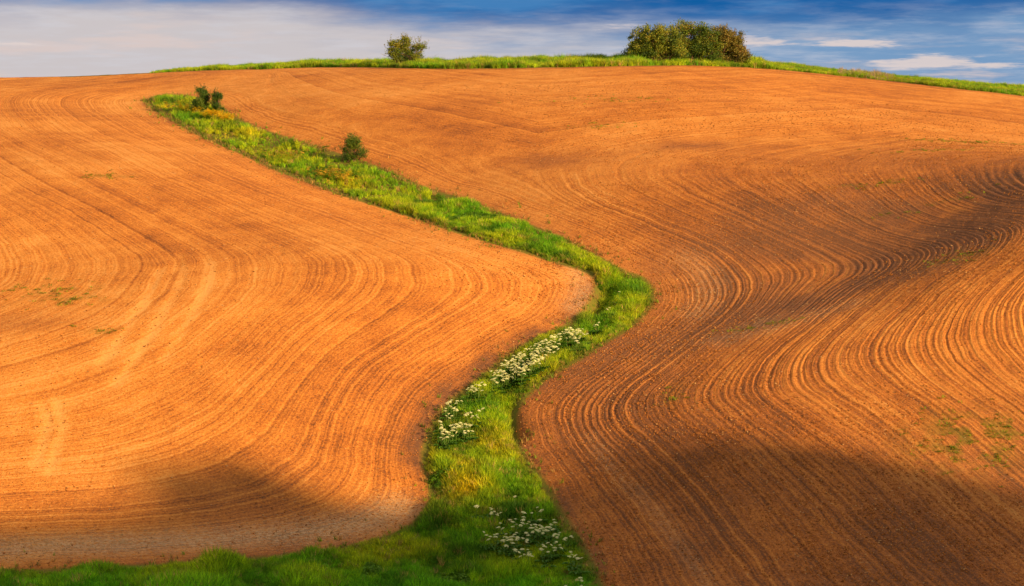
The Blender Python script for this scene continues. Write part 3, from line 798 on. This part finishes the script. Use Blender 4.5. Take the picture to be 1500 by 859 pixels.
def bloom(name, seed):
    r = np.random.default_rng(seed); V = []; F = []
    for i in range(9):
        cx, cy, cz = r.normal(0, .13), r.normal(0, .13), .45 + r.uniform(-.1, .2); b0 = len(V); s = .055
        for k in range(5):
            a0 = k * 2 * math.pi / 5; V += [(cx, cy, cz), (cx + s * math.cos(a0 - .45), cy + s * math.sin(a0 - .45), cz + .02), (cx + s * 1.5 * math.cos(a0), cy + s * 1.5 * math.sin(a0), cz + .015), (cx + s * math.cos(a0 + .45), cy + s * math.sin(a0 + .45), cz + .02)]
            F.append(tuple(b0 + 4 * k + q for q in range(4)))
    return bpy.data.objects.new(name, mesh_from(name, np.array(V), np.array(F), PET))


def in_img_blob(cu, cv, su, sv, n, off):
    return unproject(rng.normal(cu, su, n), rng.normal(cv, sv, n), H, off)


pts = np.vstack([in_img_blob(310, 166, 8, 1.6, 70, .5), in_img_blob(332, 171, 8, 2.0, 60, .5), in_img_blob(262, 158, 16, 2.0, 45, .4), in_img_blob(285, 162, 6, 2, 14, .4)])
m = fld(DS, pts[:, 0], pts[:, 1], 9) < -.3; pts = pts[m]; n = len(pts)
scatter('yellow_wildflowers', np.stack([pts[:, 0], pts[:, 1], gh(pts[:, 0], pts[:, 1])], 1), [bloom('a_bloom', 1), bloom('b_bloom', 2)], rng.uniform(.8, 1.3, n), np.array([.90, .60, .015]) * rng.uniform(.8, 1.1, (n, 1)), rng.choice(2, n), 'golden yellow wildflowers around the twin shrubs at the head of the draw', 'wildflowers')
pts = np.vstack([in_img_blob(415, 226, 22, 4, 45, .4), in_img_blob(480, 255, 22, 4, 60, .4), in_img_blob(505, 262, 8, 3, 30, .4)])
m = fld(DS, pts[:, 0], pts[:, 1], 9) < -.3; pts = pts[m]; n = len(pts)
scatter('yellow_wildflowers', np.stack([pts[:, 0], pts[:, 1], gh(pts[:, 0], pts[:, 1])], 1), [bloom('a_bloom', 3), bloom('b_bloom', 4)], rng.uniform(.6, 1.1, n), np.array([.85, .50, .03]) * rng.uniform(.8, 1.1, (n, 1)), rng.choice(2, n), 'scattered small yellow flowers in the grass below and left of the single round shrub', 'wildflowers')

# ------------------------------------------------------------------ shrubs
BARK = plain_mat('shrub_bark', (.17, .085, .045), .4, 12)
TWIG = plain_mat('bare_twigs', (.26, .12, .075), .3, 12)
LEAF_WARM = leaf_mat('hawthorn_leaves', [(.015, .04, .006), (.10, .16, .010), (.30, .31, .014), (.44, .30, .03)], .25)
LEAF_BROWN = leaf_mat('bronze_leaves', [(.035, .04, .008), (.14, .13, .014), (.28, .21, .022), (.40, .20, .05)], .25)
LEAF_OLIVE = leaf_mat('olive_leaves', [(.012, .035, .006), (.07, .14, .010), (.22, .26, .014), (.42, .26, .04)], .25)
LEAF_DARK = leaf_mat('dark_leaves', [(.012, .045, .006), (.07, .14, .008), (.24, .26, .012)], .25)


def tube(V, F, pts, rad, sides=5):
    pts = np.asarray(pts, float); n = len(pts)
    for i in range(n):
        d = pts[min(i + 1, n - 1)] - pts[max(i - 1, 0)]; d /= np.linalg.norm(d) + 1e-9
        a = np.cross(d, [0.3, 1, 0.2]); a /= np.linalg.norm(a); b = np.cross(d, a); b0 = len(V)
        for k in range(sides):
            q = 2 * math.pi * k / sides; V.append(pts[i] + rad[i] * (a * math.cos(q) + b * math.sin(q)))
        if i:
            for k in range(sides):
                F.append((b0 - sides + k, b0 - sides + (k + 1) % sides, b0 + (k + 1) % sides, b0 + k))


def branch(r, p0, p1, bend, k=6):
    p0 = np.array(p0, float); p1 = np.array(p1, float); L = np.linalg.norm(p1 - p0); m_ = r.normal(0, bend * L, 3)
    return [p0 + (p1 - p0) * s + m_ * math.sin(s * math.pi) + r.normal(0, .02 * L, 3) * (0 < s < 1) for s in np.linspace(0, 1, k)]


def shrub(name, x, y, blobs, nleaf, lsize, leafmat, seed, label, cat, group=None, bare=8, stems=7, spread=.35, sprigs=60, zoff=0.0):
    """blobs: (dx, dy, z, rx, ry, rz) foliage masses; each is fed by a limb from the base"""
    r = np.random.default_rng(seed); z0 = float(gh([x], [y])[0]) + zoff
    root = link(name, None, loc=(x, y, z0), label=label, cat=cat, group=group)
    V, F = [], []; TV, TF = [], []
    tips = []
    for i, b in enumerate(blobs):
        c = np.array(b[:3]); base = np.array([c[0] * .35 + r.normal(0, spread * .5), c[1] * .35 + r.normal(0, spread * .5), -.15])
        br = branch(r, base, c, .07, 7); rad = np.linspace(.055 + .012 * c[2], .02, 7); tube(V, F, br, rad)
        for q in range(9):
            e = r.normal(0, 1, 3); e /= np.linalg.norm(e); e[2] = abs(e[2]) * .8 if r.random() < .7 else e[2]
            tip = c + e * np.array(b[3:6]) * r.uniform(.7, 1.05); k0 = r.integers(3, 7)
            tw = branch(r, br[k0], tip, .06, 5); tube(V, F, tw, np.linspace(.018, .006, 5), 4); tips.append((tw, b))
    link('trunk', mesh_from('trunk', np.array(V), np.array(F), BARK, smooth=True), root)
    # leaves: clumps round the twigs, leaving hollows in between
    LV, RN = [], []
    W = np.array([b[3] * b[4] * b[5] for b in blobs]) ** .75; W = W / W.sum()
    for b, wgt in zip(blobs, W):
        c = np.array(b[:3]); R3 = np.array(b[3:6]); nc = max(8, int(26 * (R3.prod()) ** .5)); nl = int(nleaf * wgt); per = max(6, nl // nc)
        hue = r.uniform(-.15, .15)
        for q in range(nc):
            e = r.normal(0, 1, 3); e /= np.linalg.norm(e); rad = r.uniform(.45, 1.08); cc = c + e * R3 * rad
            cc[2] = max(cc[2], .15); cs = r.uniform(.13, .30) * (R3.mean() ** .4); ch = hue + r.uniform(-.22, .22)
            P = cc + r.normal(0, 1, (per, 3)) * cs * np.array([1, 1, .75]); LV.append(P); RN.append(np.clip(.5 + ch + r.normal(0, .16, per) + .12 * e[2], 0, 1))
    # sprigs that break the outline
    for q in range(sprigs):
        b = blobs[r.integers(len(blobs))]; e = r.normal(0, 1, 3); e[2] = abs(e[2]) * 1.2; e /= np.linalg.norm(e); c = np.array(b[:3])
        p0 = c + e * np.array(b[3:6]) * .8; p1 = p0 + (e * .6 + np.array([0, 0, .5])) * r.uniform(.3, .65)
        s = branch(r, p0, p1, .08, 4); tube(TV, TF, s, [.012, .010, .008, .004], 3)
        k = 14; tt = r.random(k)[:, None]; LV.append(s[0] + (p1 - p0) * tt + r.normal(0, .05, (k, 3))); RN.append(np.clip(.6 + r.normal(0, .2, k), 0, 1))
    P = np.vstack(LV); rn_ = np.concatenate(RN); n = len(P)
    d = r.normal(0, 1, (n, 3)); d[:, 2] += .5; d /= np.linalg.norm(d, axis=1)[:, None]
    a = np.cross(d, r.normal(0, 1, (n, 3))); a /= np.linalg.norm(a, axis=1)[:, None]; b_ = np.cross(d, a)
    L = lsize * r.uniform(.6, 1.4, (n, 1))
    Q4 = np.stack([P - a * L * .5, P + b_ * L * .32 + d * L * .08, P + a * L * .5, P - b_ * L * .32 + d * L * .08], 1).reshape(-1, 3)
    link('foliage', mesh_from('foliage', Q4, np.arange(n * 4).reshape(n, 4), leafmat, dict(rnd=np.repeat(rn_, 4))), root)
    # bare reddish twigs fanning out low down
    if bare:
        for q in range(bare * 6):
            b = blobs[r.integers(len(blobs))]; p0 = np.array([b[0] * .8 + r.normal(0, .4), b[1] * .6 - .2, .05]); p1 = p0 + np.array([r.normal(0, .7), -abs(r.normal(.5, .4)), r.uniform(.3, 1.1)])
            tube(TV, TF, branch(r, p0, p1, .12, 5), [.016, .014, .011, .008, .004], 3)
    if TV: link('twigs', mesh_from('twigs', np.array(TV), np.array(TF), TWIG), root, kind='stuff')
    return root


def at(u, v): return unproject([u], [v], H, 0.0, 84, 250)[0]


def crest_pt(u, back):
    """point on the ridge strip: photo column u, so many metres beyond the field edge"""
    k = (u - W0 / 2) / FPX / cp; yy = np.interp(k * 215, ED[:, 0], ED[:, 1]) + back
    return k * yy, yy


def px2m(y): return y / FPX
# blobs given in metres from the base point
p = crest_pt(597, 4.0)
lone = shrub('shrub', p[0], p[1], [(-1.0, 0, 1.5, .85, .7, .62), (-.2, .2, 1.9, .72, .6, .68), (-1.35, -.1, 1.95, .35, .35, .3), (-.3, -.2, 1.0, .9, .8, .6), (.35, .1, 1.6, .5, .5, .55), (1.15, 0, 1.75, .38, .4, .55), (1.05, 0, 1.1, .35, .4, .4), (1.65, .1, 1.75, .25, .25, .2), (.1, -.2, .6, 1.0, .8, .4), (.7, .1, .7, .5, .5, .4), (-.1, .1, 2.4, .25, .25, .22)],
      19000, .09, LEAF_WARM, 11, 'lone open olive shrub with forked top on the crest left of the thicket', 'shrub', None, 5, sprigs=45)
lone.scale = (1.14, 1.14, 1.14)
TH = 'shrubs of the dense thicket on the crest'


def thicket(u0, w_px, h_px, seed, mat, label, back, nb=12, name='shrub', lean=0):
    x, y = crest_pt(u0, back); m = px2m(y); Wm = w_px * m / 2; Hm = h_px * m; r = np.random.default_rng(seed); bl = []
    for i in range(nb):
        a = r.uniform(-1, 1); zz = r.uniform(.22, .80) * Hm * math.sqrt(max(.15, 1 - .55 * a * a)); s = r.uniform(.16, .26)
        bl.append((a * Wm * .82 + lean * zz, r.uniform(-1.0, 1.0), zz, s * Hm * 1.05, s * Hm, s * Hm * .85))
    bl += [(s_ * Wm * .75, -.3, Hm * h_, Wm * .42, .9, Hm * .2) for s_, h_ in ((-1, .25), (0, .3), (1, .25), (-.6, .45), (.6, .45))]
    bl += [(0, 0, Hm * .78, Wm * .55, .8, Hm * .18), (-Wm * .6, -.1, Hm * .68, Wm * .34, .8, Hm * .20), (Wm * .6, -.1, Hm * .68, Wm * .34, .8, Hm * .20), (-Wm * .78, 0, Hm * .42, Wm * .2, .7, Hm * .22), (Wm * .78, 0, Hm * .42, Wm * .2, .7, Hm * .22)]
    return shrub(name, x, y, bl, 52000, .125, mat, seed, label, 'shrub', TH, 12, sprigs=120)


thicket(957, 78, 57, 21, LEAF_WARM, 'greenest shrub of the crest thicket, at its left end', 4.5, 12)
thicket(1003, 100, 61, 22, LEAF_OLIVE, 'tallest middle shrub of the crest thicket with reddish bare twigs at its foot', 5.0, 16)
thicket(1047, 78, 58, 23, LEAF_BROWN, 'bronze green steep-sided shrub at the right end of the crest thicket', 4.3, 14)

q = at(289, 167); shrub('shrub', q[0], q[1], [(0, 0, .65, .55, .5, .55), (.05, 0, 1.05, .38, .4, .3)], 7000, .085, LEAF_DARK, 31, 'low dark shrub in front of the tall notched one at the draw head', 'shrub', 'small shrubs at the head of the draw', 0, sprigs=10)
q = at(298, 164); shrub('shrub', q[0], q[1], [(-.15, 0, 1.55, .42, .4, .5), (.15, 0, 1.2, .38, .4, .5), (.05, 0, .6, .4, .4, .45), (-.45, 0, 1.95, .18, .2, .2), (.1, 0, 1.95, .3, .3, .25)], 7000, .085, LEAF_DARK, 32, 'taller notched dark shrub, left of the pair at the head of the draw', 'shrub', 'small shrubs at the head of the draw', 0, sprigs=14)
q = at(317, 164); shrub('shrub', q[0], q[1], [(0, 0, 1.0, .3, .3, .45), (.15, 0, 1.5, .3, .3, .25), (-.25, 0, 1.45, .14, .15, .2), (.05, 0, .5, .38, .35, .35), (.4, 0, .2, .25, .25, .2)], 7000, .085, LEAF_DARK, 33, 'slim upright dark shrub, right of the pair at the head of the draw', 'shrub', 'small shrubs at the head of the draw', 0, sprigs=12)
q = at(516, 236); shrub('shrub', q[0], q[1], [(0, 0, 1.15, .68, .5, .55), (-.3, 0, .65, .55, .5, .45), (.4, 0, .65, .5, .5, .4), (-.1, 0, 1.65, .5, .45, .35), (.3, 0, 1.5, .4, .4, .35), (-.7, -.1, 1.0, .2, .2, .2), (.95, -.1, .5, .22, .2, .28), (-.1, 0, .3, .6, .5, .25)], 9500, .075, LEAF_DARK, 34, 'small round shrub standing alone halfway up the grassy draw', 'shrub', None, 0, sprigs=45)

# ------------------------------------------------------------------ white umbel plants
UMB = plain_mat('cream_florets', (.92, .86, .40), .08, 30, .7, .2)
STEM = plain_mat('green_stalk', (.14, .22, .03), .2, 8, .6)
UL, _t = new_mat('umbel_leaf'); finish(_t, (.10, .22, .012, 1), .55, None, .3, .35)


def umbel_mesh(seed, R0):
    r = np.random.default_rng(seed); V, F3, F4 = [], [], []
    n = 19
    for i in range(n):
        q = R0 * math.sqrt((i + .3) / n); a = i * 2.39996 + r.normal(0, .15); cx, cy = q * math.cos(a), q * math.sin(a); cz = -.42 * q * q / R0 + r.normal(0, .004)
        s = R0 * r.uniform(.19, .27); b0 = len(V)
        for k in range(5): V.append((cx + s * math.cos(k * 1.2566 + i), cy + s * math.sin(k * 1.2566 + i), cz))
        V.append((cx, cy, cz + s * .8)); F3 += [(b0 + k, b0 + (k + 1) % 5, b0 + 5) for k in range(5)]
        # ray of the umbel
        b1 = len(V); V += [(0.004, 0, -R0 * .65), (-0.004, 0, -R0 * .65), (cx - .003, cy, cz), (cx + .003, cy, cz)]; F4.append((b1, b1 + 1, b1 + 2, b1 + 3))
    return mesh_from('flower_head', np.array(V), [np.array(F3), np.array(F4)], UMB)


def stem_mesh(h, seed):
    r = np.random.default_rng(seed); V, F = [], []; top = np.array([0, 0, h])
    tube(V, F, branch(r, (0, 0, -.1), top, .02, 6), np.linspace(.014, .007, 6), 5)
    for s in (.5, .7):
        a = r.uniform(0, 6.28); tube(V, F, branch(r, (0, 0, h * s), (.22 * math.cos(a), .22 * math.sin(a), h * (s + .22)), .05, 4), [.008, .007, .006, .005], 4)
    return mesh_from('stem', np.array(V), np.array(F), STEM, smooth=True)


def leaf_mesh(seed):
    r = np.random.default_rng(seed); V, F = [], []
    for a in (0, 2.1, 4.2):
        a += r.uniform(-.4, .4); ca, sa = math.cos(a), math.sin(a)
        for (s0, wd_, off) in ((.30, .13, 0), (.20, .10, .5), (.20, .10, -.5), (.13, .08, .95), (.13, .08, -.95)):
            b0 = len(V); c2, s2 = math.cos(a + off), math.sin(a + off); bx, by = ca * .12, sa * .12; z0 = .32
            V += [(bx, by, z0), (bx + c2 * s0 * .6 - s2 * wd_, by + s2 * s0 * .6 + c2 * wd_, z0 + .07), (bx + c2 * s0 * 1.2, by + s2 * s0 * 1.2, z0 - .02), (bx + c2 * s0 * .6 + s2 * wd_, by + s2 * s0 * .6 - c2 * wd_, z0 + .07)]
            F.append((b0, b0 + 1, b0 + 2, b0 + 3))
    return mesh_from('leaf', np.array(V), np.array(F), UL)


HEADS = [umbel_mesh(s, .118) for s in (1, 2, 3)] + [umbel_mesh(4, .095)]
STEMH = [.75, .9, 1.05]; STEMS = [stem_mesh(h, 40 + i) for i, h in enumerate(STEMH)]; LEAVES = [leaf_mesh(s) for s in (1, 2, 3)]


def place_heads(pix, label, group, rs_, sizek=1.0):
    r = np.random.default_rng(rs_)
    for (u, v) in pix:
        k = int(r.integers(3)); h = STEMH[k]; q = unproject([u], [v], H, h)[0]
        z0 = float(gh([q[0]], [q[1]])[0])
        root = link('umbel_plant', None, loc=(q[0], q[1], z0), label=label, cat='flower', group=group); root.rotation_euler = (0, 0, r.uniform(0, 6.28))
        link('stem', STEMS[k], root); link('leaf', LEAVES[int(r.integers(3))], root)
        o = link('flower_head', HEADS[int(r.integers(3))], root, (0, 0, h)); s = sizek * r.uniform(.55, 1.15); o.scale = (s, s, s); o.rotation_euler = (r.normal(.08, .22), r.normal(0, .22), 0)
        if r.random() < .6:
            a = r.uniform(0, 6.28); o = link('flower_head', HEADS[3], root, (.2 * math.cos(a), .2 * math.sin(a), h * .88)); o.rotation_euler = (r.normal(0, .3), r.normal(0, .3), 0)


LOW = [(698, 741), (718, 744), (724, 749), (733, 751), (729, 752), (787, 743), (793, 747), (767, 750), (779, 751), (747, 761), (755, 760), (767, 757), (766, 761), (733, 766), (730, 772), (736, 774), (775, 764), (791, 761), (811, 761), (813, 765), (756, 768), (763, 769), (766, 766), (772, 767), (778, 769), (784, 768), (790, 769), (794, 771), (780, 773), (786, 776), (792, 774), (800, 772), (805, 772), (810, 775), (802, 777), (789, 777), (820, 780), (813, 782), (818, 783), (709, 779), (724, 783), (728, 782), (741, 782), (740, 786), (757, 780), (771, 780), (766, 788), (748, 786), (752, 786), (758, 787), (749, 790), (744, 791), (756, 791), (736, 791), (772, 792), (802, 795), (796, 798), (798, 800), (808, 798), (815, 793), (820, 798), (813, 802), (794, 805), (803, 808), (755, 805), (765, 804), (773, 805), (768, 812), (775, 812), (742, 799), (828, 788), (836, 785), (715, 790), (726, 786)]
g_ = 'umbel flowers of the lower shaded patch'
place_heads([p for p in LOW if p[0] < 750 and p[1] < 770], 'white umbel flower in the sparse upper left of the lower shaded patch', g_, 1)
place_heads([p for p in LOW if p[0] < 775 and p[1] >= 770], 'white umbel flower in the lower left part of the shaded patch', g_, 14)
place_heads([p for p in LOW if p[0] >= 750 and p[1] < 763], 'white umbel flower along the top right of the lower shaded patch', g_, 15)
place_heads([p for p in LOW if p[0] >= 750 and 763 <= p[1] < (770 if p[0] < 775 else 786)], 'white umbel flower in the crowded heart of the lower shaded patch', g_, 16)
place_heads([p for p in LOW if p[0] >= 775 and p[1] >= 786], 'white umbel flower in the lower right part of the shaded patch', g_, 17)
place_heads([(838, 812), (846, 817), (852, 817), (842, 814), (836, 808)], 'white umbel flower at the right grass margin, below right of the shaded patch', 'umbel flowers at the right margin below the patch', 2)
place_heads([(850, 846), (852, 850), (828, 858), (834, 860), (851, 858)], 'white umbel flower at the bottom edge beside the bare right field', 'umbel flowers at the bottom edge', 3)


def scatter_poly(poly, n, seed, mind=3.2):
    r = np.random.default_rng(seed); P = np.array(poly, float); out = []; lo, hi = P.min(0), P.max(0); tries = 0
    while len(out) < n and tries < 20000:
        tries += 1; q = r.uniform(lo, hi)
        if inside(np.array([q[0]]), np.array([q[1]]), P)[0] and all((abs(q[0] - a) / 1.5) ** 2 + (q[1] - b) ** 2 > mind ** 2 * .6 for a, b in out): out.append(tuple(q))
    return out


bank = scatter_poly([(720, 545), (745, 522), (775, 508), (800, 492), (815, 486), (826, 490), (822, 502), (806, 516), (790, 528), (765, 543), (750, 556), (722, 562)], 125, 1)
g_ = 'umbel flowers of the dense middle bank'
place_heads([p for p in bank if p[0] < 755], 'cream umbel flower in the lower left third of the dense flower bank', g_, 4)
place_heads([p for p in bank if 755 <= p[0] < 790], 'cream umbel flower in the middle of the dense flower bank', g_, 18)
place_heads([p for p in bank if p[0] >= 790], 'cream umbel flower in the upper third of the dense flower bank', g_, 19)
place_heads(scatter_poly([(822, 484), (835, 478), (850, 481), (866, 486), (852, 492), (846, 500), (828, 496)], 26, 2), 'cream umbel flower at the upper right end of the dense bank beside the dark gully', 'umbel flowers at the upper end of the dense bank', 5)
place_heads([(719, 543), (686, 568), (692, 565), (697, 563), (702, 564), (695, 568), (701, 569), (705, 560), (690, 571)], 'cream umbel flower in the small cluster just below the dense bank', 'umbel flowers of the small cluster below the bank', 6)
place_heads([(657, 588), (661, 586), (670, 587), (676, 587), (655, 590), (660, 595), (664, 598), (653, 598), (668, 599), (657, 606), (654, 609), (665, 601)], 'cream umbel flower in the upper cluster at the left margin of the draw', 'umbel flowers of the left margin upper cluster', 7)
place_heads([(685, 605), (690, 604), (692, 609), (698, 608), (707, 598)], 'cream umbel flower standing in open grass right of the left margin clusters', 'umbel flowers in open grass mid draw', 8)
place_heads([(645, 617), (647, 622), (646, 627), (650, 629), (654, 632), (657, 633), (660, 623), (662, 627), (665, 622), (669, 621), (674, 619), (672, 624), (676, 625), (682, 621), (686, 622), (689, 623), (680, 631), (686, 631), (692, 631), (648, 632), (651, 636), (663, 630), (646, 641), (652, 641), (658, 636), (668, 627)], 'cream umbel flower in the broad lower cluster at the left margin of the draw', 'umbel flowers of the left margin lower cluster', 9)
place_heads([(907, 427)], 'single white umbel flower in the grass at the sharp bend of the draw', None, 10)
place_heads([(893, 450)], 'lone small white umbel flower below the sharp bend, above the gully', None, 11)
place_heads([(877, 472), (874, 476)], 'white umbel flower on the right lip of the dark gully', 'umbel flowers on the gully lip', 12)
place_heads([(754, 727)], 'lone small cream umbel flower in sunlit grass above the lower shaded patch', None, 13)
